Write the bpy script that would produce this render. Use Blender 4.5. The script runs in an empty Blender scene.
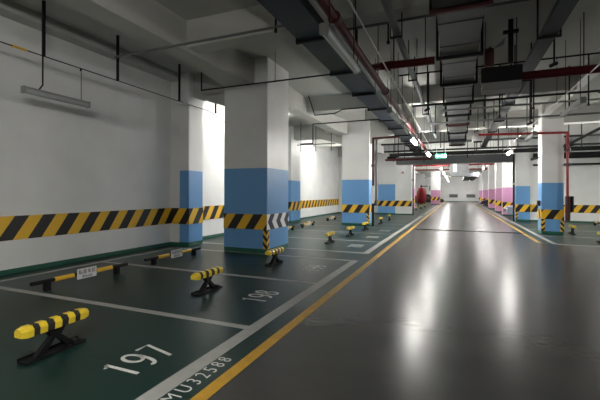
import bpy, bmesh, math, random
from mathutils import Vector, Matrix
random.seed(4)
S = bpy.context.scene
C = S.collection
PI = math.pi
SLAB = 5.15

# ------------------------------------------------------------------ materials
def new_mat(name):
    m = bpy.data.materials.new(name); m.use_nodes = True
    nt = m.node_tree; b = nt.nodes['Principled BSDF']
    return m, nt, b

def mat(name, col, rough=.6, metal=0, var=.08, scale=6, bump=0.0, spec=None, emit=None, es=0, trans=0, alpha=1):
    m, nt, b = new_mat(name)
    N = nt.nodes; L = nt.links
    tc = N.new('ShaderNodeTexCoord')
    no = N.new('ShaderNodeTexNoise'); no.inputs['Scale'].default_value = scale; no.inputs['Detail'].default_value = 5
    L.new(tc.outputs['Object'], no.inputs['Vector'])
    mx = N.new('ShaderNodeMix'); mx.data_type = 'RGBA'
    c1 = [max(0, c*(1-var)) for c in col]+[1]; c2 = [min(1, c*(1+var)) for c in col]+[1]
    mx.inputs['A'].default_value = c1; mx.inputs['B'].default_value = c2
    L.new(no.outputs['Fac'], mx.inputs['Factor']); L.new(mx.outputs['Result'], b.inputs['Base Color'])
    b.inputs['Roughness'].default_value = rough; b.inputs['Metallic'].default_value = metal
    if spec is not None: b.inputs['Specular IOR Level'].default_value = spec
    if bump:
        bp = N.new('ShaderNodeBump'); bp.inputs['Strength'].default_value = bump; bp.inputs['Distance'].default_value = .02
        L.new(no.outputs['Fac'], bp.inputs['Height']); L.new(bp.outputs['Normal'], b.inputs['Normal'])
    if emit:
        b.inputs['Emission Color'].default_value = (*emit, 1); b.inputs['Emission Strength'].default_value = es
    if trans: b.inputs['Transmission Weight'].default_value = trans
    return m

def zmat(name, bands, rough=.5):
    """paint bands by height: list of (z_from, colour)"""
    m, nt, b = new_mat(name); N = nt.nodes; L = nt.links
    tc = N.new('ShaderNodeTexCoord'); sp = N.new('ShaderNodeSeparateXYZ'); L.new(tc.outputs['Object'], sp.inputs[0])
    last = None
    for z, col in bands:
        if last is None:
            rgb = N.new('ShaderNodeRGB'); rgb.outputs[0].default_value = (*col, 1); last = rgb.outputs[0]; continue
        gt = N.new('ShaderNodeMath'); gt.operation = 'GREATER_THAN'; gt.inputs[1].default_value = z
        L.new(sp.outputs['Z'], gt.inputs[0])
        mx = N.new('ShaderNodeMix'); mx.data_type = 'RGBA'
        L.new(gt.outputs[0], mx.inputs['Factor']); L.new(last, mx.inputs['A']); mx.inputs['B'].default_value = (*col, 1)
        last = mx.outputs['Result']
    no = N.new('ShaderNodeTexNoise'); no.inputs['Scale'].default_value = 1.3; no.inputs['Detail'].default_value = 8
    L.new(tc.outputs['Object'], no.inputs['Vector'])
    mr = N.new('ShaderNodeMapRange'); mr.inputs['To Min'].default_value = .86; mr.inputs['To Max'].default_value = 1.08
    L.new(no.outputs['Fac'], mr.inputs['Value'])
    mu = N.new('ShaderNodeMix'); mu.data_type = 'RGBA'; mu.blend_type = 'MULTIPLY'; mu.inputs['Factor'].default_value = 1
    L.new(last, mu.inputs['A']); L.new(mr.outputs['Result'], mu.inputs['B'])
    L.new(mu.outputs['Result'], b.inputs['Base Color'])
    b.inputs['Roughness'].default_value = rough
    return m

def stripemat(name, a, bcol, period, kz, phase=0, chevron=None, rough=.4):
    m, nt, b = new_mat(name); N = nt.nodes; L = nt.links
    def mth(op, x, y=None):
        n = N.new('ShaderNodeMath'); n.operation = op
        for i, v in enumerate((x, y)):
            if v is None: continue
            if hasattr(v, 'is_output'): L.new(v, n.inputs[i])
            else: n.inputs[i].default_value = v
        return n.outputs[0]
    tc = N.new('ShaderNodeTexCoord'); sp = N.new('ShaderNodeSeparateXYZ'); L.new(tc.outputs['Object'], sp.inputs[0])
    if chevron is None:
        u = mth('ADD', sp.outputs['X'], sp.outputs['Y']); z = sp.outputs['Z']
    elif chevron == 'guard':
        u = sp.outputs['Z']; z = mth('ABSOLUTE', mth('ADD', sp.outputs['X'], sp.outputs['Y']))
    else:
        u = sp.outputs['Y']; z = mth('ABSOLUTE', mth('SUBTRACT', sp.outputs['Z'], chevron))
    v = mth('SUBTRACT', u, mth('MULTIPLY', z, kz))
    fr = mth('FRACT', mth('ADD', mth('DIVIDE', v, period), 100+phase))
    g = mth('GREATER_THAN', fr, .5)
    mx = N.new('ShaderNodeMix'); mx.data_type = 'RGBA'
    L.new(g, mx.inputs['Factor']); mx.inputs['A'].default_value = (*a, 1); mx.inputs['B'].default_value = (*bcol, 1)
    L.new(mx.outputs['Result'], b.inputs['Base Color']); b.inputs['Roughness'].default_value = rough
    return m

def floormat(name, col, col2, rough, bump=.12, stains=None):
    m, nt, b = new_mat(name); N = nt.nodes; L = nt.links
    tc = N.new('ShaderNodeTexCoord')
    n1 = N.new('ShaderNodeTexNoise'); n1.inputs['Scale'].default_value = 1.1; n1.inputs['Detail'].default_value = 6; n1.inputs['Roughness'].default_value = .55
    L.new(tc.outputs['Object'], n1.inputs['Vector'])
    cr = N.new('ShaderNodeValToRGB'); cr.color_ramp.elements[0].position = .2; cr.color_ramp.elements[1].position = .8
    cr.color_ramp.elements[0].color = (*col, 1); cr.color_ramp.elements[1].color = (*col2, 1)
    L.new(n1.outputs['Fac'], cr.inputs['Fac']); last = cr.outputs['Color']
    if stains:
        n3 = N.new('ShaderNodeTexNoise'); n3.inputs['Scale'].default_value = .55; n3.inputs['Detail'].default_value = 3
        L.new(tc.outputs['Object'], n3.inputs['Vector'])
        c3 = N.new('ShaderNodeValToRGB'); c3.color_ramp.elements[0].position = .6; c3.color_ramp.elements[1].position = .72
        c3.color_ramp.elements[0].color = (0, 0, 0, 1); c3.color_ramp.elements[1].color = (.6, .6, .6, 1)
        L.new(n3.outputs['Fac'], c3.inputs['Fac'])
        mx = N.new('ShaderNodeMix'); mx.data_type = 'RGBA'; L.new(c3.outputs['Color'], mx.inputs['Factor'])
        L.new(last, mx.inputs['A']); mx.inputs['B'].default_value = (*stains, 1); last = mx.outputs['Result']
    L.new(last, b.inputs['Base Color']); b.inputs['Specular IOR Level'].default_value = .20
    n2 = N.new('ShaderNodeTexNoise'); n2.inputs['Scale'].default_value = 7; n2.inputs['Detail'].default_value = 4
    mp = N.new('ShaderNodeMapping'); mp.inputs['Scale'].default_value = (.7, 1.3, 1)
    L.new(tc.outputs['Object'], mp.inputs['Vector']); L.new(mp.outputs['Vector'], n2.inputs['Vector'])
    mr = N.new('ShaderNodeMapRange'); mr.inputs['To Min'].default_value = rough*.9; mr.inputs['To Max'].default_value = rough*1.12
    L.new(n1.outputs['Fac'], mr.inputs['Value']); L.new(mr.outputs['Result'], b.inputs['Roughness'])
    bp = N.new('ShaderNodeBump'); bp.inputs['Strength'].default_value = bump; bp.inputs['Distance'].default_value = .01
    L.new(n2.outputs['Fac'], bp.inputs['Height']); L.new(bp.outputs['Normal'], b.inputs['Normal'])
    return m

WHITE = (.80, .80, .79); BLUE = (.15, .37, .70); GREEN = (.015, .11, .07); PINK = (.62, .30, .50)
YEL = (.85, .50, .03); BLK = (.012, .012, .014)
M = {}
M['wall'] = zmat('white_wall_paint', [(-9, GREEN), (.10, WHITE)])
M['wall_plain'] = mat('plain_white_paint', WHITE, .6, scale=1.5)
M['pillar_blue'] = zmat('blue_pillar_paint', [(-9, GREEN), (.12, BLUE), (2.25, WHITE)], .4)
M['pillar_blue_low'] = zmat('blue_pillar_paint_low', [(-9, GREEN), (.12, BLUE), (2.02, WHITE)], .4)
M['pillar_pink'] = zmat('pink_pillar_paint', [(-9, GREEN), (.10, PINK), (2.02, WHITE)], .4)
M['ceiling'] = mat('grey_painted_concrete', (.47, .47, .445), .8, scale=1.2, var=.1)
M['stripe'] = stripemat('yellow_black_stripe', YEL, BLK, .55, .67, phase=-.05)
M['chev'] = stripemat('white_navy_chevron', (.92, .92, .92), (.008, .014, .05), .5, .8, phase=.05, chevron=.83)
M['guard'] = stripemat('corner_guard_stripe', YEL, BLK, .2, 1.0, chevron='guard')
M['aisle'] = floormat('grey_epoxy', (.040, .040, .038), (.060, .059, .056), .25, .14)
M['bay'] = floormat('green_epoxy', (.008, .027, .023), (.013, .038, .031), .33, .15, stains=(.035, .02, .015))
M['line_w'] = mat('white_line_paint', (.36, .36, .34), .5, var=.2, scale=9)
M['num_w'] = mat('white_number_paint', (.68, .68, .65), .5, var=.15, scale=15)
M['line_y'] = mat('yellow_line_paint', (.50, .28, .02), .45, var=.25, scale=9)
M['black'] = mat('black_metal', (.005, .005, .006), .55, spec=.25)
M['rubber'] = mat('black_rubber', (.02, .02, .02), .6)
M['dark'] = mat('dark_steel', (.015, .015, .016), .55, .2, spec=.3)
M['tray'] = mat('blue_grey_cable_tray', (.017, .021, .029), .45, .4, var=.15)
M['duct'] = mat('galvanised_duct', (.12, .124, .132), .45, .4, var=.15, scale=3)
M['silver'] = mat('bright_galvanised_steel', (.26, .265, .27), .4, .6, var=.3, scale=4)
M['grey'] = mat('grey_pipe_paint', (.13, .135, .135), .5, .2)
M['red'] = mat('red_pipe_paint', (.095, .006, .009), .5, spec=.25)
M['redb'] = mat('bright_red_paint', (.30, .012, .018), .4)
M['tank'] = mat('tank_red', (.15, .008, .012), .6, spec=.2)
M['drainm'] = mat('grimy_drain_iron', (.006, .006, .006), .95, spec=0)
M['redk'] = mat('dark_red_steel', (.055, .007, .008), .5)
M['yellow'] = mat('yellow_reflective', (.85, .62, .04), .35, var=.12, scale=20)
M['yellow_b'] = mat('yellow_sleeve', (.75, .45, .03), .4)
M['plate'] = mat('white_plate', (.7, .7, .7), .4)
M['lampbody'] = mat('lamp_housing', (.30, .30, .29), .5)
M['lampoff'] = mat('unlit_lamp_cover', (.42, .43, .42), .25, spec=.6)
M['lampclear'] = mat('clear_lamp_cover', (.55, .57, .57), .15, spec=.8)
M['lampon'] = mat('lit_lamp_tube', (.9, .9, .9), .4, emit=(1, .98, .93), es=46)
M['lampfar'] = mat('lit_far_lamp_tube', (.9, .9, .9), .4, emit=(1, .98, .95), es=50)
M['exit'] = mat('green_exit_panel', (.01, .3, .15), .4, emit=(.02, .55, .28), es=1.2)
M['exitw'] = mat('white_exit_pictogram', (.8, .9, .85), .4, emit=(.8, 1, .9), es=2.5)
M['ink'] = mat('black_ink', (.015, .015, .03), .6)
M['conduit'] = mat('light_conduit', (.45, .45, .44), .4, .3)
M['car_silver'] = mat('silver_car_paint', (.6, .62, .65), .25, .5)
M['car_black'] = mat('black_car_paint', (.012, .012, .014), .2)
M['glass'] = mat('dark_glass', (.02, .025, .03), .08)

# ------------------------------------------------------------------ mesh helpers
def box(bm, x0, x1, y0, y1, z0, z1, bev=0):
    t = bmesh.new()
    vs = [t.verts.new((x, y, z)) for x in (x0, x1) for y in (y0, y1) for z in (z0, z1)]
    for f in ((0, 1, 3, 2), (4, 6, 7, 5), (0, 4, 5, 1), (2, 3, 7, 6), (0, 2, 6, 4), (1, 5, 7, 3)):
        t.faces.new([vs[i] for i in f])
    if bev: bmesh.ops.bevel(t, geom=t.edges[:], offset=bev, segments=2, affect='EDGES')
    bmesh.ops.recalc_face_normals(t, faces=t.faces)
    me = bpy.data.meshes.new('t'); t.to_mesh(me); t.free(); bm.from_mesh(me); bpy.data.meshes.remove(me)
def tube(bm, a, b, r, n=12, r2=None):
    a = Vector(a); b = Vector(b); d = b-a
    q = d.to_track_quat('Z', 'Y').to_matrix().to_4x4()
    bmesh.ops.create_cone(bm, cap_ends=True, segments=n, radius1=r, radius2=r if r2 is None else r2, depth=d.length,
                          matrix=Matrix.Translation((a+b)/2) @ q)
def path(bm, pts, r, n=10):
    for i in range(len(pts)-1): tube(bm, pts[i], pts[i+1], r, n)
    for p in pts[1:-1]: bmesh.ops.create_uvsphere(bm, u_segments=n, v_segments=6, radius=r*1.03, matrix=Matrix.Translation(p))
def prism(bm, poly, axis, a0, a1):
    """poly in the two other axes, extruded along axis"""
    def mk(p, a):
        return {'x': (a, p[0], p[1]), 'y': (p[0], a, p[1]), 'z': (p[0], p[1], a)}[axis]
    v0 = [bm.verts.new(mk(p, a0)) for p in poly]; v1 = [bm.verts.new(mk(p, a1)) for p in poly]
    fs = [bm.faces.new(v0), bm.faces.new(v1)]
    n = len(poly)
    for i in range(n): fs.append(bm.faces.new((v0[i], v0[(i+1) % n], v1[(i+1) % n], v1[i])))
    bmesh.ops.recalc_face_normals(bm, faces=fs)
def obj(name, bm, m, parent=None, smooth=False):
    me = bpy.data.meshes.new(name); bm.to_mesh(me); bm.free()
    me.materials.append(M[m])
    if smooth:
        for p in me.polygons: p.use_smooth = True
        try: me.set_sharp_from_angle(angle=math.radians(40))
        except Exception: pass
    o = bpy.data.objects.new(name, me); C.objects.link(o)
    if parent: o.parent = parent
    return o
def B(*boxes, bev=0):
    bm = bmesh.new()
    for b in boxes: box(bm, *b, bev=bev)
    return bm
def T(*tubes, n=12):
    bm = bmesh.new()
    for a, b, r in tubes: tube(bm, a, b, r, n)
    return bm
def tag(o, label=None, cat=None, group=None, kind=None):
    if label: o['label'] = label
    if cat: o['category'] = cat
    if group: o['group'] = group
    if kind: o['kind'] = kind
    return o
def thing(name, label, cat, loc=(0, 0, 0), rotz=0, group=None):
    o = bpy.data.objects.new(name, None); C.objects.link(o)
    o.location = loc; o.rotation_euler = (0, 0, rotz); o.empty_display_size = .1
    return tag(o, label, cat, group)
def dup(root, loc, label, rotz=None, group=None):
    r = root.copy(); C.objects.link(r); r.location = loc; r['label'] = label
    if rotz is not None: r.rotation_euler = (0, 0, rotz)
    if group: r['group'] = group
    for ch in list(root.children):
        c = ch.copy(); C.objects.link(c); c.parent = r
        for g in list(ch.children):
            d = g.copy(); C.objects.link(d); d.parent = c
    return r
def rods(parent, segs, r, m='black', n=6, name='hanger_rod'):
    for a, b in segs: obj(name, T((a, b, r), n=n), m, parent)
def struct(name, bm, m): return tag(obj(name, bm, m), kind='structure')
def textmesh(name, s, size, thick, m, mtx, parent=None, spacing=1.0, offs=0.0):
    cu = bpy.data.curves.new(name, 'FONT'); cu.body = s; cu.size = size; cu.align_x = 'CENTER'; cu.align_y = 'CENTER'
    cu.space_character = spacing; cu.extrude = thick; cu.offset = offs; cu.resolution_u = 4
    t = bpy.data.objects.new(name+'_c', cu); C.objects.link(t)
    bpy.context.view_layer.update()
    dg = bpy.context.evaluated_depsgraph_get()
    me = bpy.data.meshes.new_from_object(t.evaluated_get(dg))
    bpy.data.objects.remove(t); bpy.data.curves.remove(cu)
    me.name = name; me.transform(mtx); me.materials.clear(); me.materials.append(M[m])
    o = bpy.data.objects.new(name, me); C.objects.link(o)
    if parent: o.parent = parent
    return o

# ------------------------------------------------------------------ setting
WX = -8.0
struct('floor', B((-9.2, 13, -12, 79, -.3, 0)), 'aisle')
struct('floor', B((-9, -1.83, -12, 78, 0, .002)), 'bay')
struct('floor', B((2.5, 13, 14.0, 78, 0, .002)), 'bay')
struct('ceiling', B((-9.2, 13, -12, 79, SLAB, SLAB+.3)), 'ceiling')
struct('wall_left', B((WX-1.2, WX, -12, 17.2, 0, SLAB)), 'wall')
struct('wall_left', B((-9.2, -8.6, 17.2, 78, 0, SLAB)), 'wall')
struct('wall_back', B((-9.2, 13, -12.3, -12, 0, SLAB)), 'wall')
struct('wall_front', B((-9.2, 13, 78, 78.3, 0, SLAB)), 'wall')
struct('wall_right', B((12.7, 13, -12, 78, 0, SLAB)), 'wall')
struct('wall_right', B((3.87, 12.7, 24.8, 25.1, 0, SLAB)), 'wall')
struct('wall_left', B((-8.6, -5.4, 28.7, 28.9, 0, SLAB)), 'wall')
struct('wall_left', B((-4.13, -2.95, 28.2, 29.2, 0, SLAB)), 'wall')
struct('wall_left', B((-8.6, -4.6, 62, 62.2, 0, SLAB)), 'wall')
struct('wall_right', B((4.2, 12.7, 64, 64.2, 0, SLAB)), 'wall')

# beams (structure)
nb = [0]
def trim(bm, m):
    nb[0] += 1
    return struct('trim_%d' % nb[0], bm, m)
def beam_y(x0, x1, y0, y1, z=4.52): trim(B((x0, x1, y0, y1, z, SLAB)), 'ceiling')
def beam_x(y0, y1, x0, x1, z=4.6): trim(B((x0, x1, y0, y1, z, SLAB)), 'ceiling')
beam_y(-5.65, -5.15, -12, 78)
beam_y(3.2, 3.75, -12, 78)
beam_y(WX, WX+.35, -12, 17.2, 4.95)
for y in (-8, -2.6, 1.5, 6.25, 13.0, 22.9, 33.0, 38, 43.5, 49, 55, 61, 67, 73):
    beam_x(y, y+.38, -5.15, 3.2, 4.6)
for y in (-2.6, 1.5, 6.25, 13.0, 22.9):
    beam_x(y, y+.38, 3.75, 12.7, 4.6)
for y in (13.0, 22.9): beam_x(y, y+.38, -8.6 if y > 17 else WX+.35, -5.65, 4.6)
for y, xl, xp0, xp1 in ((9.15, WX, -5.87, -4.55), (18.35, -8.6, -5.25, -3.9), (28.4, -8.6, -5.5, -4.13)):
    beam_x(y, y+.5, xl+(.35 if xl == WX else 0), -5.65, 4.45); beam_x(y, y+.5, 3.75, 12.7, 4.5)
    if y > 10: beam_x(y, y+.5, -5.15, 3.2, 4.5)
    # haunches where the beams meet the pillar
    if y > 10: bm = bmesh.new(); prism(bm, [(xp1, 4.5), (xp1, 4.0), (xp1+1.3, 4.5)], 'y', y-.05, y+.55); trim(bm, 'ceiling')
    bm = bmesh.new(); prism(bm, [(xp0, 4.45), (xp0, 4.0), (xp0-1.3, 4.45)], 'y', y-.05, y+.55); trim(bm, 'ceiling')
    bm = bmesh.new(); prism(bm, [(-5.15, y-1.9), (-4.93, y-.45), (-4.93, y-.45), (-5.75, y-.45), (-5.65, y-1.9)][:2]+[(-5.87, y-.45), (-5.65, y-1.9)], 'z', 4.5, SLAB); trim(bm, 'ceiling')
    bm = bmesh.new(); prism(bm, [(-5.15, y+2.6), (-4.9, y+.9), (-5.85, y+.9), (-5.65, y+2.6)], 'z', 4.4, SLAB); trim(bm, 'ceiling')

# wall bands (structure trims)
def band(x0, x1, y0, y1, z0=.66, z1=1.13): trim(B((x0, x1, y0, y1, z0, z1)), 'stripe')
struct('wall_left', B((WX, -7.62, 9.0, 9.6, 0, SLAB)), 'wall')
band(WX, WX+.015, -12, 9.0); band(WX, WX+.015, 9.6, 17.2); band(WX+.015, -7.62, 8.985, 9.0)
band(-8.6, -8.585, 19.3, 28.7)
band(3.87, 12.7, 24.785, 24.8, .55, .98)
band(-4.13, -2.95, 28.185, 28.2, .63, 1.05)
band(-7.0, -5.5, 28.685, 28.7, .63, 1.05)

# painted lines
def line(x0, x1, y0, y1, m='line_w', z=.004): trim(B((x0, x1, y0, y1, 0.001, z)), m)
line(-2.28, -2.12, -12, 8.70); line(-2.28, -2.12, 9.80, 27.5, z=.0045); line(-2.28, -2.12, 30, 76)
line(-1.89, -1.77, -12, 76, 'line_y')
line(2.44, 2.56, 14.2, 76, 'line_y'); line(2.82, 2.96, 14.0, 76)
line(2.96, 12.7, 13.94, 14.06)
for y in (-3.4, -1.0, 1.42, 3.86, 6.22, 8.64): line(-7.5, -2.28, y-.055, y+.055)
for y in (9.86, 12.3, 14.85, 17.4, 19.6, 22.1, 24.6, 27.1): line(-7.6, -2.28, y-.055, y+.055)
line(-7.56, -7.46, -12, 8.6, z=.005)
for y in (16.6, 19.4, 22.2): line(2.96, 7.5, y-.05, y+.05)
for y in (30, 34, 38, 42, 46, 50): line(-7.6, -2.28, y-.055, y+.055)

# drain
dr = thing('drain_channel', 'dark metal drain grating running straight across the grey aisle floor', 'drain', (.43, 17.35, 0))
obj('frame', B((-2.1, 2.1, -.13, -.1, .001, .006)), 'drainm', dr); obj('frame', B((-2.1, 2.1, .1, .13, .001, .006)), 'drainm', dr)
bm = bmesh.new()
for i in range(105): box(bm, -2.08+i*.04, -2.06+i*.04, -.1, .1, .001, .005)
obj('grating', bm, 'drainm', dr)
obj('gutter', B((-2.1, 2.1, -.1, .1, .0022, .0035)), 'drainm', dr)

# ------------------------------------------------------------------ pillars
def pillar(label, x0, x1, y0, y1, m='pillar_blue', bz=(.63, 1.03), chev=False, corners=(1, 1), front=True, side=True, top=SLAB, cat='pillar', leftside=False, name='pillar'):
    cx, cy = (x0+x1)/2, (y0+y1)/2
    p = thing(name, label, cat, (cx, cy, 0))
    def L(b): return (b[0]-cx, b[1]-cx, b[2]-cy, b[3]-cy, b[4], b[5])
    def wobj(n, bm, mm):      # band meshes keep world coordinates so that the stripes run on
        o = obj(n, bm, mm, p); o.matrix_parent_inverse = Matrix.Translation((-cx, -cy, 0)); return o
    obj('shaft', B(L((x0, x1, y0, y1, 0, top)), bev=.012), m, p)
    z0, z1 = bz; e = .012
    if front: wobj('warning_band', B((x0, x1+(0 if chev else e), y0-e, y0, z0, z1)), 'stripe')
    if side: wobj('chevron_band' if chev else 'warning_band', B((x1, x1+e, y0-e, y1, z0, z1)), 'chev' if chev else 'stripe')
    if leftside: wobj('warning_band', B((x0-e, x0, y0-e, y1, z0, z1)), 'stripe')
    w = .11
    for i, xc in enumerate((x0, x1)):
        if corners[i]:
            s = 1 if i else -1
            xa, xb = sorted((xc, xc+s*e)); xi, xo = sorted((xc-s*w, xc+s*e))
            o = obj('corner_guard', B((xi-xc, xo-xc, -e, 0, .12, z0), (xa-xc, xb-xc, 0, w, .12, z0)), 'guard', p)
            o.location = (xc-cx, y0-cy, 0)
    return p
pillar('large square pillar, lower half blue, nearest to the camera, with white and navy chevrons on its aisle side', -5.88, -4.55, 8.7, 10.05, chev=True, corners=(0, 1))
pillar('blue and white square pillar behind the nearest one, brown pipe running down its right edge', -5.25, -3.89, 18.05, 19.2, corners=(0, 1))
pillar('shaded blue and white pillar beside the black hanging box, end of the left bay row', -5.4, -4.13, 28.2, 29.2, corners=(0, 0), side=False)
pillar('shallow blue and white pilaster against the left wall, nearest the camera', -7.62, -7.28, 8.95, 9.62, bz=(.66, 1.13), corners=(0, 0), cat='pilaster', name='pilaster')
pillar('pale blue and white pilaster on the left wall between the two big pillars', -8.6, -8.0, 18.0, 19.3, bz=(.66, 1.13), corners=(0, 0), cat='pilaster', name='pilaster')
pillar('narrow blue and white pillar right of the aisle with a red pipe on its right side', 3.12, 3.85, 17.3, 18.05, m='pillar_blue_low', bz=(.6, .97), leftside=True, side=False)
pillar('blue and white pillar at the corner of the right rear wall, black pipe on its left edge', 3.17, 3.87, 24.6, 25.3, m='pillar_blue_low', bz=(.55, .98), corners=(1, 0), side=False, leftside=True)
for y, lb, z in ((30.3, 'nearest pink and white pillar on the right, silver car parked in front', .98), (35.4, 'second pink and white pillar in the right hand row', .98),
              (42.7, 'third pink and white pillar in the right hand row', .98), (52.2, 'fourth pink and white pillar in the right row, beyond the dark car', .98),
              (60.6, 'farthest pink and white pillar in the right hand row', .98)):
    pillar(lb, 3.1, 3.85, y, y+.9, m='pillar_pink', bz=(.55, .98), corners=(0, 0), side=False, leftside=True)
pillar('slim pink and white pillar on the left, just past the dark wall corner', -4.35, -3.75, 38, 38.8, m='pillar_pink', bz=(.6, 1.05), corners=(0, 0))
pillar('pink and white pillar on the left near the far end, black car behind', -3.25, -2.05, 55.5, 56.5, m='pillar_pink', bz=(.6, 1.05), corners=(0, 0))

# ------------------------------------------------------------------ floor numbers
def arc(cx, cy, rx, ry, a0, a1, n=14):
    return [(cx+rx*math.cos(math.radians(a0+(a1-a0)*k/n)), cy+ry*math.sin(math.radians(a0+(a1-a0)*k/n))) for k in range(n+1)]
GL = {'0': [arc(.3, .5, .24, .45, 0, 360, 26)], '1': [[(.16, .80), (.34, .95), (.34, .0)]],
      '2': [arc(.3, .70, .23, .24, 160, -35)+[(.06, .05), (.56, .05)]], '7': [[(.06, .93), (.56, .93), (.24, .0)]],
      '8': [arc(.3, .72, .19, .22, 0, 360, 22), arc(.3, .27, .23, .23, 0, 360, 22)],
      '9': [arc(.3, .67, .22, .26, 0, 360, 22), arc(.3, .55, .24, .50, 15, -110)]}
def number(sx, x, y, h=.42, adv=.52, w=.09):
    """flat painted stroke digits; text runs along +Y, its top points to -X"""
    bm = bmesh.new()
    tot = adv*len(sx)
    for k, ch in enumerate(sx):
        for st_ in GL[ch]:
            pts = [Vector((p[0]*.72+k*adv, p[1])) for p in st_]
            closed = (pts[0]-pts[-1]).length < 1e-4
            L_, R_ = [], []
            for q in range(len(pts)):
                a = pts[q-1] if q else (pts[-2] if closed else pts[0]); b = pts[q+1] if q < len(pts)-1 else (pts[1] if closed else pts[-1])
                d = (b-a).normalized(); n = Vector((-d.y, d.x))*w/2
                L_.append(pts[q]+n); R_.append(pts[q]-n)
            def W(p): return bm.verts.new((x-(p.y-.5)*h, y+(p.x-tot/2)*h, .0045))
            lv = [W(p) for p in L_]; rv = [W(p) for p in R_]
            for q in range(len(pts)-1): bm.faces.new((lv[q], lv[q+1], rv[q+1], rv[q]))
    geo = bmesh.ops.extrude_face_region(bm, geom=bm.faces[:])
    bmesh.ops.translate(bm, vec=(0, 0, .0012), verts=[v for v in geo['geom'] if isinstance(v, bmesh.types.BMVert)])
    bmesh.ops.recalc_face_normals(bm, faces=bm.faces)
    return obj('floor_number', bm, 'num_w')
for y, sx, lb in ((2.70, '197', 'white number 197 painted on the green floor, nearest the camera'), (5.10, '198', 'white number 198 painted on the green floor behind number 197'),
             (7.45, '199', 'white number 199 painted beside the nearest blue pillar'), (11.1, '200', 'faint white number 200 painted just past the gap in the white line'),
             (13.6, '201', 'faint white number 201 painted between 200 and 202'), (16.1, '202', 'faint white number 202 painted in front of the second blue pillar')):
    tag(number(sx, -2.79, y+.03), lb, 'painted number')
m4 = Matrix.Translation((-2.03, 2.66, .0045)) @ Matrix.Rotation(PI/2, 4, 'Z') @ Matrix.Diagonal((.78, 1.0, 1, 1))
tag(textmesh('floor_serial_number', 'MU32588', .2, .001, 'num_w', m4, spacing=1.45, offs=-.002), 'thin white serial number painted between the white and yellow lines', 'painted number')

# ------------------------------------------------------------------ parking locks
LG = 'folding parking locks in the bays'
def make_lock(label, loc, rz):
    t = thing('parking_lock', label, 'parking lock', loc, rz, LG)
    prof = [(-.055, .255), (.055, .255), (.06, .315), (.03, .35), (-.03, .35), (-.06, .315)]
    bm = bmesh.new(); prism(bm, prof, 'y', -.24, .24); obj('bar', bm, 'rubber', t)
    for s in (-1, 1):
        bm = bmesh.new(); big = [(x*1.06, .30+(z-.30)*1.06) for x, z in prof]
        v = [prism(bm, big, 'y', s*.24, s*.30)]
        sm = [(x*.82, .30+(z-.30)*.78) for x, z in prof]
        a = [bm.verts.new((x, s*.30, z)) for x, z in big]; b_ = [bm.verts.new((x, s*.35, z)) for x, z in sm]
        fs = [bm.faces.new(b_)]+[bm.faces.new((a[i], a[(i+1) % 6], b_[(i+1) % 6], b_[i])) for i in range(6)]
        bmesh.ops.recalc_face_normals(bm, faces=bm.faces[:])
        obj('end_cap', bm, 'yellow', t)
    for y in (-.145, 0, .145):
        bm = bmesh.new(); big = [(x*1.05, .30+(z-.30)*1.05) for x, z in prof]; prism(bm, big, 'y', y-.036, y+.036)
        obj('reflector', bm, 'yellow', t)
    bm = bmesh.new(); prism(bm, [(-.10, .255), (.10, .255), (.04, .17), (-.04, .17)], 'x', -.035, .035); obj('bar_bracket', bm, 'black', t)
    for s in (-1, 1):
        bm = bmesh.new(); prism(bm, [(s*.02, .20), (-s*.03, .20), (s*.13, .02), (s*.22, .02)], 'x', -.03, .03); obj('arm', bm, 'black', t)
    obj('base_plate', B((-.06, .06, -.31, .31, .004, .03), (-.075, -.055, -.31, .31, .004, .05), bev=.003), 'black', t)
    obj('lock_barrel', T(((-.0, .20, .045), (.07, .20, .045), .028)), 'dark', t)
    return t
lk = make_lock('yellow and black folding parking lock nearest the camera, in bay 197', (-3.70, 2.52, 0), math.radians(2))
for x, y, lb in ((-3.70, 5.02, 'yellow and black parking lock in bay 198, second from the camera'), (-3.72, 7.5, 'yellow and black parking lock right in front of the nearest blue pillar'),
              (-3.70, 11.4, 'yellow and black parking lock just right of the nearest blue pillar'), (-3.62, 13.6, 'brighter yellow parking lock between two others before the second blue pillar'),
              (-3.60, 16.0, 'parking lock standing at the foot of the second blue pillar'), (-3.6, 19.6, 'small parking lock just beyond the second blue pillar'),
              (-3.6, 22.3, 'small parking lock in front of the shaded blue pillar'), (-3.6, 33.0, 'tiny parking lock past the dark wall corner, first of its row'),
              (-3.4, 36.0, 'tiny parking lock past the dark wall corner, second of its row'), (-3.3, 40.0, 'tiny parking lock below the slim pink pillar'),
              (-3.2, 44.0, 'tiny parking lock in front of the red tank'),
              (4.25, 17.8, 'parking lock standing right of the red pipe on the right'), (4.35, 14.9, 'parking lock cut off by the right edge of the picture')):
    dup(lk, (x, y, 0), lb, rotz=math.radians(random.uniform(-4, 6)))

# ------------------------------------------------------------------ wheel stop bars
def make_stop(label, loc):
    t = thing('parking_stop_bar', label, 'stop bar', loc, 0, 'black and yellow stop bars at the back of the bays')
    obj('bar', T(((0, -.93, .15), (0, .93, .15), .032)), 'black', t, True)
    for s in (-1, 1):
        obj('sleeve', T(((0, s*.22, .15), (0, s*.56, .15), .04), n=16), 'yellow_b', t, True)
        obj('foot', B((-.05, .05, s*.68-.04, s*.68+.04, 0, .13), bev=.006), 'black', t)
    pl = obj('name_plate', B((.045, .055, -.19, .19, .07, .25)), 'plate', t)
    mt = Matrix.Translation((.057, 0, .185)) @ Matrix.Rotation(PI/2, 4, 'Z') @ Matrix.Rotation(PI/2, 4, 'X')
    textmesh('lettering', '私家车位', .085, .001, 'ink', mt, pl)
    mt = Matrix.Translation((.057, 0, .105)) @ Matrix.Rotation(PI/2, 4, 'Z') @ Matrix.Rotation(PI/2, 4, 'X')
    textmesh('lettering', '请勿占用', .05, .001, 'ink', mt, pl)
    return t
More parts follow.
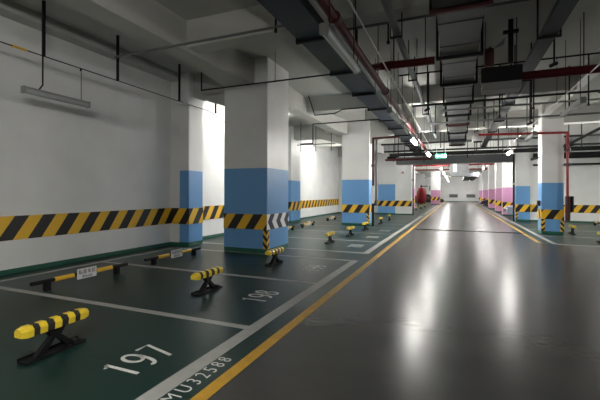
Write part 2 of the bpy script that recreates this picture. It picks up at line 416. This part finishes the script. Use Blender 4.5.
st = make_stop('black and yellow stop bar with a white plate, nearest the left wall in front', (-6.15, 4.74, 0))
for x, y, lb in ((-6.15, 7.08, 'black and yellow stop bar with a white plate in front of the wall pilaster'), (-6.15, 2.25, 'stop bar end cut off by the left edge of the picture'),
              (-6.45, 14.0, 'stop bar peeking out right beside the nearest blue pillar'), (-6.5, 16.6, 'pale little stop bar seen between the two big pillars'),
              (-6.7, 20.9, 'farthest small stop bar left of the second blue pillar'), (-6.6, 24.6, 'stop bar mostly hidden left of the second blue pillar')):
    dup(st, (x, y, 0), lb)
dup(st, (6.5, 22.6, 0), 'small dark stop bar by the right rear wall at the picture edge')

# ------------------------------------------------------------------ lamps
def lamp(label, x, y, z, lit, L=1.5, hang=SLAB, clear=False, group='tube lamps along the aisle', m=None, hook=False):
    t = thing('tube_lamp', label, 'tube lamp', (x, y, z), 0, group)
    h = L/2
    obj('housing', B((-.03, .03, -h, h, .02, .06), bev=.008), 'lampbody', t)
    bm = bmesh.new(); prism(bm, [(.055*math.cos(a), -.012-.055*math.sin(a)) for a in [-PI*.16+PI*1.32*i/10 for i in range(11)]], 'y', -h+.02, h-.02)
    obj('diffuser', bm, m or ('lampon' if lit else ('lampclear' if clear else 'lampoff')), t)
    for s in (-1, 1):
        obj('end_cap', B((-.056, .056, s*h-.02, s*h+.02, -.07, .06), bev=.01), 'lampbody', t)
        if hook and s < 0:
            bm = bmesh.new(); path(bm, [(0, -h+.28, .07), (0, -h+.34, .16), (0, -h+.34, hang-z)], .014, 8); obj('hanger', bm, 'black', t)
        else:
            obj('hanger', T(((0, s*h*.75, .07), (0, s*h*.75, hang-z), .007), n=6), 'dark', t)
    return t
lamp('unlit clear tube lamp hanging below the red pipe, nearest the camera', -1.36, 4.7, 3.43, False, clear=True)
lamp('unlit pale tube lamp further along under the red pipe', -1.36, 9.15, 3.43, False)
C1 = lamp('brightly lit tube lamp under the red pipe left of the exit sign', -1.37, 13.6, 3.43, True)
names = ['third', 'fourth', 'fifth', 'sixth', 'seventh', 'eighth', 'ninth', 'tenth']
dup(C1, (-1.2, 18.2, 3.43), 'smaller lit tube lamp left of the exit sign, next to the brightest one')
F1 = lamp('lit tube lamp in the left aisle row, %s lit one counting from the camera' % names[0], -1.3, 28.0, 3.9, True, m='lampfar')
for i in range(1, 6):
    dup(F1, (-1.3, 28.0+9*i, 3.9), 'lit tube lamp in the left aisle row, %s lit one counting from the camera' % names[i])
lamp('unlit grey tube lamp hanging at the upper right over the aisle', 2.33, 9.8, 3.47, False)
lamp('unlit tube lamp left of the right hand blue pillar, under the thin red pipe', 2.25, 14.3, 3.47, False)
R1 = lamp('lit tube lamp between the right hand blue pillar and the corner pillar', 2.25, 19.3, 3.47, True)
for i in range(6):
    dup(F1, (2.3, 28.5+9*i, 3.9), 'lit tube lamp in the right aisle row, %s lit one counting from the camera' % names[i])
for i, (x, y) in enumerate(((6.0, 33), (6.0, 47), (-6.2, 56), (6.0, 58))):  # unseen lamps added behind the pillars to keep the far end bright
    dup(F1, (x, y, 3.6), 'added lit tube lamp over the far bays, %s one beyond the pink pillars' % ['first', 'second', 'last left', 'last right'][i], group='added lamps over the far bays')
lamp('unlit grey tube lamp hanging on the left wall from a black hook', -7.15, 4.93, 3.44, False, L=1.28, hang=4.15, hook=True, group='tube lamps over the left bays')
W1 = lamp('lit tube lamp over the left bays hidden behind the nearest blue pillar', -6.45, 12.7, 4.6, True, group='tube lamps over the left bays')
dup(W1, (-5.95, 22.0, 4.4), 'lit tube lamp over the left bays further back')
for x, y, lb in ((-1.36, 0.1, 'added lit tube lamp above the camera on the left row'), (-1.36, -4.5, 'lit tube lamp behind the camera on the left row'), (2.3, -4.5, 'lit tube lamp behind the camera on the right row')):  # the lamp above the camera is added to brighten the left wall
    dup(R1, (x, y, 3.45), lb)
W2 = dup(R1, (6.5, 19.5, 3.45), 'lit tube lamp above the right hand bays', group='tube lamps over the right bays')
dup(R1, (8.3, 12.6, 3.45), 'added lit tube lamp in the side aisle right of the picture', group='tube lamps over the right bays')  # out of view, added to light the front of the right blue pillar
dup(W1, (-6.5, 34.0, 3.5), 'added lit tube lamp over the far left bays', group='tube lamps over the left bays')  # hidden lamp added to lift the brightness beyond the left pillars
dup(W1, (-6.5, 46.0, 3.5), 'added lit tube lamp over the far left bays near the red tank', group='tube lamps over the left bays')  # another hidden lamp, added for more light at the far left

# ------------------------------------------------------------------ ceiling services
# left cable tray
tr = thing('cable_tray', 'wide blue-grey cable tray running along the left of the aisle ceiling', 'cable tray', (-2.27, 16, 4.25))
obj('tray_body', B((-.27, .27, -20, 12, .0, .015), (-.27, -.255, -20, 12, .015, .13), (.255, .27, -20, 12, .015, .13)), 'tray', tr)
obj('cover', B((-.28, .28, -20, 12, .13, .14)), 'tray', tr)
for i in range(17):
    y = -20+.4+i*1.93
    obj('hanger', B((-.33, .30, y-.02, y+.02, -.045, -.003), (-.33, -.29, y-.02, y+.02, -.003, .12), bev=0), 'black', tr)
    rods(tr, [((-.31, y, .1), (-.31, y, SLAB-4.25)), ((.29, y, -.02), (.29, y, SLAB-4.25))], .008, 'black')
# red main pipe
rp = thing('fire_pipe', 'thick dark red fire pipe running along the aisle ceiling beside the tray', 'pipe', (-1.5, 10, 3.93))
bm = bmesh.new(); tube(bm, (0, -18, 0), (0, 11.5, 0), .068, 16); obj('pipe_run', bm, 'red', rp, True)
for y in (-9, -5.2, -1.3, 2.4, 6.2, 10): obj('coupling', T(((0, y-.05, 0), (0, y+.05, 0), .088), n=16), 'redk', rp, True)
for i, y in enumerate((-16, -12, -7.4, -4.1, -2.2, 1.6, 4.8, 8.4)):
    rods(rp, [((0, y, .06), (0, y, SLAB-3.93))], .01, 'black')
# red cross main, left part
cp = thing('fire_pipe', 'dark red pipe crossing the ceiling left of the central duct', 'pipe', (-1.3, 7.55, 4.12))
bm = bmesh.new(); path(bm, [(-.2, -.35, -.12), (-.12, -.05, 0), (.92, 0, 0)], .075, 14); obj('pipe_run', bm, 'red', cp, True)
obj('coupling', T(((.0, 0, 0), (.1, 0, 0), .095), n=16), 'redk', cp, True)
for x in (.15, .75): rods(cp, [((x, 0, .06), (x, 0, SLAB-4.12))], .01, 'black')
cp = thing('fire_pipe', 'dark red pipe running right from the black box to the picture edge', 'pipe', (1.4, 8.9, 4.02))
bm = bmesh.new(); tube(bm, (-.22, 0, 0), (9, 0, 0), .085, 14); obj('pipe_run', bm, 'red', cp, True)
for x in (.9, 2.9, 5): rods(cp, [((x, 0, .06), (x, 0, SLAB-4.02))], .01, 'black')
# black box beside duct
bb = thing('valve_box', 'black box with a pale underside at the left end of the right red pipe', 'box', (.82, 8.5, 3.80))
obj('body', B((-.36, .36, -.2, .2, 0, .30), bev=.01), 'black', bb)
obj('lower_panel', B((-.34, .34, -.19, .19, -.15, -.005)), 'lampbody', bb)
obj('stub_pipe', T(((-.2, 0, .36), (-.2, 0, .72), .085), n=14), 'redk', bb, True)
obj('side_nozzle', T(((-.40, 0, .16), (-.34, 0, .16), .06), n=14), 'conduit', bb, True)
rods(bb, [((-.28, 0, .36), (-.28, 0, SLAB-3.86)), ((.28, 0, .36), (.28, 0, SLAB-3.86))], .01, 'black')
bm = bmesh.new(); prism(bm, [(-.12, .72), (.06, .78), (.08, .92)], 'y', -.02, .02); obj('deflector', bm, 'silver', bb)
# central duct
du = thing('ventilation_duct', 'wide galvanised duct running down the middle of the aisle ceiling in short sections', 'duct', (.05, 5.9, 4.30))
obj('duct_body', B((-.33, .33, -14, 17.5, 0, .33), bev=.01), 'duct', du)
for i in range(31):
    y = -13.5+i*1.0
    obj('duct_flange', B((-.336, .336, y-.01, y+.01, -.006, .334)), 'dark', du)
for i, y in enumerate([-12+2*k for k in range(6)]+[-.05, 2.0, 4.0, 6.15, 8.0, 10.0, 12.1, 14.4, 16.6]):
    obj('hanger', B((-.42, .42, y-.03, y+.03, -.075, -.007)), 'redk' if i in (6, 11) else 'black', du)
    rods(du, [((-.40, y, -.04), (-.40, y, SLAB-4.3)), ((.40, y, -.04), (.40, y, SLAB-4.3))], .028, 'black')
obj('dark_sleeve', B((-.37, .37, -14, -.15, -.04, .45)), 'dark', du)  # dark box wrapped round the near run of the duct
# grey round pipe
gp = thing('drain_pipe', 'grey round pipe running along the aisle ceiling left of the central duct', 'pipe', (-.93, 10, 4.28))
bm = bmesh.new(); tube(bm, (0, -18, 0), (.03, 9, 0), .06, 14); obj('pipe_run', bm, 'grey', gp, True)
for y in (-16, -8, -3.6, -1, 3, 7):
    obj('clamp', B((-.10, .10, y-.02, y+.02, -.09, -.062), (-.10, -.085, y-.02, y+.02, -.062, SLAB-4.28), (.085, .10, y-.02, y+.02, -.062, SLAB-4.28)), 'black', gp)
# right tray
t2 = thing('cable_tray', 'narrow dark cable tray at the upper right, hung on U shaped brackets', 'cable tray', (1.46, 10, 4.3))
obj('tray_body', B((-.12, .12, -20, 15, 0, .012), (-.12, -.11, -20, 15, .012, .1), (.11, .12, -20, 15, .012, .1)), 'tray', t2)
for i in range(13):
    y = -19+i*2.7+.35
    obj('hanger', B((-.18, .18, y-.02, y+.02, -.045, -.003), (-.18, -.155, y-.02, y+.02, -.003, SLAB-4.3), (.155, .18, y-.02, y+.02, -.003, SLAB-4.3)), 'black', t2)
# lamp row conduits
for x, z, lb in ((-1.2, 3.92, 'thin pale conduit running diagonally above the left lamp row'), (2.4, 3.95, 'thin pale conduit running diagonally above the right lamp row')):
    c = thing('conduit', lb, 'conduit', (x, 10, z))
    obj('pipe_run', T(((0, -18, 0), (0, 14, 0), .012), n=8), 'conduit', c)
    for y in (-17, -13, -7, -2, 1.5, 6, 10.5): obj('clip', T(((0, y, 0), (0, y, SLAB-z), .006), n=6), 'dark', c)
# cross pipes with drops
def crosspipe(lb, x0, x1, y, z, r, m, drops, dl=.5, dr=.018, dm='black', up=True):
    c = thing('sprinkler_pipe', lb, 'pipe', (0, y, z), 0, 'thin pipes crossing the ceiling')
    obj('pipe_run', T(((x0, 0, 0), (x1, 0, 0), r)), m, c, True)
    for k, x in enumerate(drops):
        l = dl*(1+.35*math.sin(k*2.3+y))
        obj('drop', T(((x, 0, SLAB-z if up else 0), (x, 0, -l), dr), n=8), dm, c)
        obj('sprinkler_head', T(((x, 0, -l-.05), (x, 0, -l), .03), n=8), dm, c)
    return c
crosspipe('grey pipe crossing the ceiling in front of the red cross pipe', -2.0, 9, 6.95, 4.72, .028, 'grey', (-1.75, -1.15, 2.3), .32)
crosspipe('dark thin pipe crossing under the ceiling, first behind the red cross pipe', -1.4, 9, 10.15, 4.70, .02, 'dark', (-1.0, .75, 1.2, 3.2), .5)
crosspipe('thin dark pipe crossing the ceiling over the unlit right lamp', -1.2, 9, 11.6, 4.19, .03, 'dark', (-.75, 1.1, 1.9, 3.1, 5), .35)
crosspipe('pale thin pipe crossing above the nearest lit lamps', -.4, 9, 12.5, 4.17, .03, 'conduit', (.8, 2.0, 2.9), .3)
crosspipe('grey pipe crossing in front of the right blue pillar', -1, 9, 14.6, 4.16, .035, 'grey', (-.7, .9, 1.6, 2.4, 5), .25)
crosspipe('dark pipe crossing above the exit sign', -3.6, 9, 19.6, 4.1, .04, 'dark', (-2.9, -1.8, -.7, .9, 1.8, 2.6, 5), .3, .02)
crosspipe('dark pipe crossing behind the exit sign', -3.8, 9, 21.6, 3.95, .05, 'dark', (-3, -1.8, -.6, .9, 2, 5), .25, .02)
crosspipe('thick dark pipe crossing ahead of the galvanised cross duct', -3.8, 9, 23.6, 3.95, .11, 'dark', (-2.9, .6, 2.4), .2, .02)
crosspipe('red pipe crossing left over the wall corner', -4.0, -1.3, 23.2, 3.62, .07, 'redk', (-3.5, -1.75), .1, .02)
for i, (y, m) in enumerate(((33, 'redb'), (37, 'redb'), (44, 'redb')  )):
    crosspipe('red pipe crossing the far aisle ceiling, %s from the camera' % ['first', 'second', 'third', 'fourth'][i], -5, 3.0, y-.4, 4.16, .07, m, (-3, -.6, 1.2, 2.8), .1, .02, 'dark')
# sprinkler pipes on the left
c = crosspipe('grey thin pipe reaching from the left wall rods to the cable tray', -6.35, -2.57, 5.55, 4.33, .022, 'grey', (-2.75,), .05, .02)
c = thing('sprinkler_pipe', 'thin dark pipe passing in front of the top of the nearest blue pillar', 'pipe', (0, 8.45, 4.4))
bm = bmesh.new(); path(bm, [(-6.45, 0, SLAB-4.4), (-6.45, 0, 0), (-2.2, 0, 0)], .02, 8); obj('pipe_run', bm, 'dark', c, True)
obj('clip', T(((-4.2, 0, 0), (-4.2, 0, SLAB-4.4), .008), n=6), 'dark', c)
c = thing('sprinkler_pipe', 'dark conduit stepping over the beam right of the nearest blue pillar', 'pipe', (0, 12.8, 4.35))
bm = bmesh.new(); path(bm, [(-5.0, 0, SLAB-4.35), (-4.75, 0, .08), (-4.0, 0, .08), (-3.7, 0, .2), (-2.2, 0, .2)], .022, 8); obj('pipe_run', bm, 'dark', c, True)
c = thing('sprinkler_pipe', 'dark conduit dropping down just right of the nearest blue pillar', 'pipe', (0, 14.2, 4.1))
bm = bmesh.new(); path(bm, [(-5.9, 0, -.5), (-5.35, 0, -.5), (-5.35, 0, .28), (-2.3, 0, .28)], .024, 8); obj('pipe_run', bm, 'dark', c, True)
obj('clip', T(((-3.2, 0, .28), (-3.2, 0, SLAB-4.1), .008), n=6), 'dark', c)
c = thing('sprinkler_pipe', 'pipe with drops on the bright ceiling between the big pillars', 'pipe', (0, 17.4, 4.0))
obj('pipe_run', T(((-7.4, 0, 0), (-5.4, 0, 0), .02)), 'dark', c, True)
for x in (-7.2, -6.4, -5.6): obj('drop', T(((x, 0, -.35), (x, 0, SLAB-4.0), .016), n=8), 'dark', c)
# conduit along the left wall with black hanger rods
c = thing('conduit', 'thin dark conduit strung along the left wall above the unlit lamp', 'conduit', (-7.15, 0, 4.15))
bm = bmesh.new(); path(bm, [(0, -12, 0), (0, 9.76, 0), (.35, 10.5, -.42), (1.5, 10.6, -.42)], .011, 8); obj('pipe_run', bm, 'black', c, True)
obj('joint', T(((0, 4.1, 0), (0, 4.35, 0), .022), n=8), 'yellow_b', c)
obj('clip', T(((0, 5.4, 0), (0, 5.4, -.05), .02), n=8), 'dark', c)
rod = obj('hanger_rod', B((-.022, .022, -.022, .022, 0, SLAB-4.12)), 'black')
rod.location = (-7.08, 4.6, 4.12); tag(rod, 'thick black rod hanging from the ceiling at the far left, above the lamp hook', 'rod', 'black rods above the left bays')
for y, lb in ((6.25, 'black rod hanging over the left bays, second from the left'), (8.3, 'black rod hanging over the left bays in front of the pilaster'),
              (10.0, 'short black rod hanging just left of the nearest blue pillar')):
    r = rod.copy(); C.objects.link(r); r.location = (-7.08, y, 4.12); r['label'] = lb
# dark post hanging by the black box
c = thing('hanging_support', 'black I shaped steel post hanging above the black box', 'support', (1.02, 8.7, 4.25))
obj('post', B((-.045, .045, -.04, .04, 0, SLAB-4.26)), 'black', c); obj('cross_piece', B((-.14, .14, -.05, .05, .62, .67)), 'black', c)
for x, y, z, lb in ((1.75, 8.6, 4.1, 'thin black drop rod right of the black hanging post'), (2.75, 9.4, 3.7, 'long black drop rod with a valve near the upper right'),
                (1.9, 12.1, 3.55, 'black drop rod left of the unlit right lamp'), (-.7, 10.4, 3.8, 'black drop rod between the grey pipe and the red pipe')):
    c = thing('drop_pipe', lb, 'pipe', (x, y, z)); obj('pipe_run', T(((0, 0, 0), (0, 0, SLAB-z), .017), n=8), 'black', c)
    obj('valve', T(((-.07, -.03, -.03), (.05, .02, .03), .035), n=10), 'black', c)
# pipes at the second pillar
c = thing('riser_pipe', 'dark red riser pipe down the right side of the second blue pillar', 'pipe', (-3.68, 17.98, 0))
bm = bmesh.new(); path(bm, [(0, 0, 1.95), (0, 0, 4.22), (1.25, 0, 4.25)], .055, 12); obj('pipe_run', bm, 'redk', c, True)
obj('lower_pipe', T(((0, 0, 0), (0, 0, 1.1), .06)), 'dark', c, True)
obj('coupling', T(((0, 0, 2.85), (0, 0, 2.98), .085)), 'redk', c, True)
obj('valve_cover', B((-.07, .06, -.07, .07, 1.1, 1.95), bev=.01), 'plate', c)
obj('grey_pipe', T(((.16, .02, 1.0), (.16, .02, 4.2), .05)), 'grey', c, True)
# red riser at right pillar
c = thing('riser_pipe', 'bright red riser pipe on the right side of the right hand blue pillar', 'pipe', (3.93, 17.1, 0))
bm = bmesh.new(); path(bm, [(-3.1, -.45, 3.95), (-.02, 0, 3.93), (0, 0, .8)], .045, 12); obj('pipe_run', bm, 'redb', c, True)
obj('lower_pipe', T(((0, 0, .55), (0, 0, 1.5), .085)), 'redk', c, True)
for z in (2.7, 3.25): obj('coupling', T(((0, 0, z-.06), (0, 0, z+.06), .09)), 'redk', c, True)
obj('valve', T(((.06, 0, 3.1), (.22, 0, 3.1), .05), ((.06, 0, 3.45), (.18, 0, 3.45), .045)), 'dark', c, True)
obj('bracket', B((-.12, -.04, .05, .2, 2.68, 2.72), (-.12, -.04, .05, .2, 3.4, 3.44)), 'dark', c)
obj('rear_pipe', T(((.16, .1, 0.9), (.16, .1, 1.5), .06)), 'dark', c, True)
c = thing('riser_pipe', 'black vertical pipe on the left edge of the corner pillar at the right', 'pipe', (3.05, 24.5, 0))
obj('pipe_run', T(((0, 0, 0), (0, 0, 3.85), .05)), 'black', c, True); obj('coupling', T(((0, 0, 2.1), (0, 0, 2.2), .08)), 'conduit', c, True)
c = thing('riser_pipe', 'black vertical pipe at the left wall corner before the red tank', 'pipe', (-2.86, 28.1, 0))
obj('pipe_run', T(((0, 0, 0), (0, 0, 3.9), .05)), 'black', c, True); obj('coupling', T(((0, 0, 2.5), (0, 0, 2.6), .075)), 'redk', c, True)
# right rear wall pipes
c = thing('wall_duct', 'thick dark pipe across the top of the right rear wall', 'pipe', (0, 24.4, 3.68))
obj('pipe_run', T(((4.0, 0, 0), (12, 0, 0), .17), n=16), 'dark', c, True)
rods(c, [((5.5, 0, 0), (5.5, 0, SLAB-3.68)), ((5.75, 0, 0), (5.75, 0, SLAB-3.68))], .012, 'black')
c = thing('wall_pipe', 'thinner dark pipe below the thick one on the right rear wall', 'pipe', (0, 24.55, 3.2))
obj('pipe_run', T(((4.0, 0, 0), (12, 0, 0), .055), n=12), 'dark', c, True)
obj('bracket', B((5.0, 5.04, -.02, .24, -.1, .1), (8.0, 8.04, -.02, .24, -.1, .1)), 'black', c)
c = thing('sloping_pipe', 'dark pipe sloping down to the red riser from the right edge', 'pipe', (0, 0, 0))
obj('pipe_run', T(((3.98, 17.0, 3.5), (5.6, 12.0, 4.5), .05)), 'dark', c, True)
# galvanised cross duct and bright duct piece
c = thing('cross_duct', 'large grey galvanised duct crossing the aisle behind the exit sign', 'duct', (0, 26.6, 3.55))
obj('duct_body', B((-3.8, 4.5, -.35, .35, 0, .5), bev=.02), 'duct', c)
for x in (-3, -1.8, -.6, .6, 1.8, 3.0): obj('duct_flange', B((x-.02, x+.02, -.38, .38, -.03, .53)), 'duct', c)
rods(c, [((-1.75, 0, .5), (-1.75, 0, SLAB-3.55)), ((2, 0, .5), (2, 0, SLAB-3.55))], .012, 'black')
c = thing('fan_housing', 'bright silver fan housing hanging over the aisle beyond the exit sign', 'fan housing', (.25, 30, 2.85))
bm = bmesh.new(); prism(bm, [(-.75, .15), (-.55, 0), (.5, 0), (.62, .2), (.55, 1.0), (-.6, 1.0)], 'y', -.6, .6); obj('housing', bm, 'silver', c)
obj('bright_panel', B((-.45, -.2, -.63, -.6, .3, .9)), 'plate', c)
rods(c, [((-.5, 0, 1), (-.5, 0, SLAB-2.85)), ((.5, 0, 1), (.5, 0, SLAB-2.85))], .012, 'black')
c = thing('far_ceiling_duct', 'grey duct along the far right ceiling above the end wall', 'duct', (1.5, 55, 3.0))
obj('duct_body', B((-.6, .9, -8, 8, .5, 1.0), bev=.02), 'duct', c)
rods(c, [((0, -6, 1.0), (0, -6, SLAB-3)), ((0, 6, 1.0), (0, 6, SLAB-3))], .012, 'black')
# exit sign
c = thing('exit_sign', 'small green exit sign hanging over the aisle on two thin rods', 'exit sign', (-.70, 20.0, 3.36))
obj('panel', B((-.26, .26, -.02, .02, 0, .2), bev=.005), 'exit', c)
bm = bmesh.new()
prism(bm, [(-.22, .10), (-.15, .16), (-.15, .125), (-.05, .125), (-.05, .075), (-.15, .075), (-.15, .04)], 'y', -.027, -.021)
bmesh.ops.create_cone(bm, cap_ends=True, segments=10, radius1=.018, radius2=.018, depth=.006, matrix=Matrix.Translation((.07, -.024, .165)) @ Matrix.Rotation(PI/2, 4, 'X'))
prism(bm, [(.04, .14), (.08, .14), (.09, .08), (.13, .03), (.10, .02), (.06, .07), (.03, .02), (0, .03), (.045, .08)], 'y', -.027, -.021)
box(bm, .17, .23, -.027, -.021, .02, .18)
obj('pictogram', bm, 'exitw', c)
rods(c, [((-.2, 0, .2), (-.2, 0, SLAB-3.36)), ((.2, 0, .2), (.2, 0, SLAB-3.36))], .012, 'conduit')
# dome fixture
c = thing('dome_fixture', 'pale grey dome fixture with a dark underside hanging right of the central duct', 'dome', (.82, 17.0, 3.72))
bm = bmesh.new(); bmesh.ops.create_uvsphere(bm, u_segments=18, v_segments=10, radius=.23)
bmesh.ops.delete(bm, geom=[v for v in bm.verts if v.co.z < -.08], context='VERTS'); bmesh.ops.scale(bm, vec=(1, 1, 1.35), verts=bm.verts); bmesh.ops.translate(bm, vec=(0, 0, .1), verts=bm.verts)
obj('shade', bm, 'conduit', c, True)
obj('lens', T(((0, 0, -.03), (0, 0, .03), .17), n=16), 'black', c, True)
rods(c, [((0, 0, .35), (0, 0, SLAB-3.72))], .015, 'dark')
# black box on left wall
c = thing('hanging_sign_box', 'flat black box hanging at the top of the shaded pillar wall', 'sign box', (-4.25, 27.9, 3.98))
obj('case', B((-.42, .42, -.06, .06, 0, .3), bev=.008), 'black', c)
rods(c, [((-.3, 0, .3), (-.3, 0, SLAB-3.98)), ((.3, 0, .3), (.3, 0, SLAB-3.98))], .012, 'dark')
# red fire bell
c = thing('fire_alarm_button', 'tiny red alarm button on the white wall under the black box', 'alarm button', (-3.6, 28.18, 3.1))
obj('case', B((-.07, .07, -.03, .02, -.07, .07), bev=.01), 'redb', c)
obj('button', T(((0, -.045, 0), (0, -.03, 0), .03)), 'plate', c, True)
# security camera left of right pillar
c = thing('security_camera', 'small dark security camera mounted on the left of the right hand pillar', 'camera', (2.95, 17.4, 2.95))
obj('body', T(((-.18, -.12, .0), (.0, .05, .06), .05)), 'dark', c, True); obj('bracket', T(((0, .05, .05), (.17, .1, .12), .02), n=8), 'dark', c)
c = thing('extinguisher_box', 'dark narrow box on the left side of the right hand blue pillar', 'box', (3.06, 17.6, 1.1))
obj('case', B((-.04, .05, -.1, .1, 0, .22), bev=.01), 'redk', c)
obj('handle', B((-.055, -.04, -.03, .03, .08, .12)), 'dark', c)

# end wall plates
for x, lb in ((-.45, 'small grey plate on the far end wall, left one'), (2.6, 'small grey plate on the far end wall, right one')):
    c = thing('wall_plate', lb, 'sign', (x, 77.97, 0))
    obj('panel', B((-.75, .75, -.03, .03, .85, 1.35), bev=.01), 'grey', c)
    obj('frame', B((-.8, .8, -.02, .03, .8, .85), (-.8, .8, -.02, .03, 1.35, 1.4)), 'dark', c)

# red tank
c = thing('fire_tank', 'big red domed fire tank standing in the far left bays', 'tank', (-3.75, 46, 0))
bm = bmesh.new()
prof = [(0, .35), (.35, .4), (.5, .6), (.56, .9), (.56, 1.5), (.5, 1.95), (.38, 2.15), (.2, 2.27), (0, 2.3)]
rings = []
for r, z in prof:
    if r == 0: rings.append([bm.verts.new((0, 0, z))])
    else: rings.append([bm.verts.new((r*math.cos(2*PI*k/20), r*math.sin(2*PI*k/20), z)) for k in range(20)])
for a, b_ in zip(rings, rings[1:]):
    for k in range(20):
        k2 = (k+1) % 20
        if len(a) == 1: bm.faces.new((a[0], b_[k2], b_[k]))
        elif len(b_) == 1: bm.faces.new((a[k], a[k2], b_[0]))
        else: bm.faces.new((a[k], a[k2], b_[k2], b_[k]))
bmesh.ops.recalc_face_normals(bm, faces=bm.faces)
obj('shell', bm, 'tank', c, True)
for k in range(3):
    a = 2*PI*k/3+.5; obj('leg', T(((.45*math.cos(a), .45*math.sin(a), 0), (.38*math.cos(a), .38*math.sin(a), .6), .06), n=8), 'redk', c)
obj('valve', T(((0, 0, 2.28), (0, 0, 2.55), .1), ((0, 0, 2.42), (.7, 0, 2.42), .05)), 'black', c)
obj('side_pipe', T(((.95, 0, 2.42), (.95, 0, 1.9), .05), ((-.95, .1, 1.2), (-.6, 0, 1.2), .12), ((.6, 0, 1.0), (.95, 0, 1.0), .12)), 'redk', c)

# cars
def car(label, loc, rz, paint):
    t = thing('parked_car', label, 'car', loc, rz)
    # nose toward -x
    bm = bmesh.new()
    prism(bm, [(0, .35), (.0, .62), (.15, .74), (1.1, .92), (1.3, .95), (4.3, 1.0), (4.45, .8), (4.4, .35), (3.9, .22), (.4, .22)], 'y', -.88, .88)
    bmesh.ops.bevel(bm, geom=bm.edges[:], offset=.05, segments=2, affect='EDGES'); obj('body', bm, paint, t, True)
    bm = bmesh.new(); lo = [(1.25, .95), (4.0, .98)]; 
    v = []
    for x, z, w in ((1.25, .93, .8), (4.1, .97, .8), (3.3, 1.42, .62), (2.05, 1.42, .62)):
        v.append((bm.verts.new((x, -w, z)), bm.verts.new((x, w, z))))
    bm.faces.new([a[0] for a in v]); bm.faces.new([a[1] for a in v][::-1])
    for i in range(4): bm.faces.new((v[i][0], v[i][1], v[(i+1) % 4][1], v[(i+1) % 4][0]))
    bmesh.ops.recalc_face_normals(bm, faces=bm.faces); obj('cabin_glass', bm, 'glass', t)
    obj('roof', B((2.1, 3.25, -.61, .61, 1.41, 1.45), bev=.015), paint, t)
    for x in (.85, 3.55):
        for s in (-1, 1):
            w = obj('wheel', T(((x, s*.72, .32), (x, s*.9, .32), .32), n=20), 'rubber', t, True)
            obj('hub', T(((x, s*.9, .32), (x, s*.91, .32), .18), n=12), 'silver', w, True)
    for s in (-1, 1): obj('headlight', B((-.01, .2, s*.66-.14, s*.66+.14, .58, .68), bev=.01), 'plate', t)
    obj('grille', B((-.015, .05, -.45, .45, .4, .58)), 'black', t)
    obj('windscreen_pillar', B((1.2, 1.24, -.82, .82, .94, .96)), 'black', t)
    return t
car('silver car with its nose showing beyond the corner pillar on the right', (2.98, 27.9, 0), 0, 'car_silver')
car('black car nosing out between the pink pillars on the right', (2.75, 50.0, 0), 0, 'car_black')
car('black car nosing out behind the far pink pillar on the left', (-1.6, 58.6, 0), PI, 'car_black')

# ------------------------------------------------------------------ world, camera, view
w = bpy.data.worlds.new('World'); S.world = w; w.use_nodes = True
w.node_tree.nodes['Background'].inputs['Color'].default_value = (.02, .02, .022, 1)
w.node_tree.nodes['Background'].inputs['Strength'].default_value = 1
cd = bpy.data.cameras.new('camera'); cam = bpy.data.objects.new('camera', cd); C.objects.link(cam); S.camera = cam
f = 375.
cd.sensor_fit = 'HORIZONTAL'; cd.sensor_width = 36; cd.lens = f/600*36
cd.shift_y = -(200-192.8)/600; cd.clip_start = .05; cd.clip_end = 300
th = math.atan(156/375)
cam.location = (0, 0, 1.6)
cam.rotation_mode = 'XYZ'
R = Matrix.Rotation(th, 4, 'Z') @ Matrix.Rotation(PI/2, 4, 'X') @ Matrix.Rotation(.003, 4, 'Z')
cam.rotation_euler = R.to_euler()
vs = S.view_settings
S.display_settings.display_device = 'sRGB'
vs.view_transform = 'Standard'; vs.look = 'None'; vs.gamma = 1; vs.use_curve_mapping = False
vs.exposure = 2.38
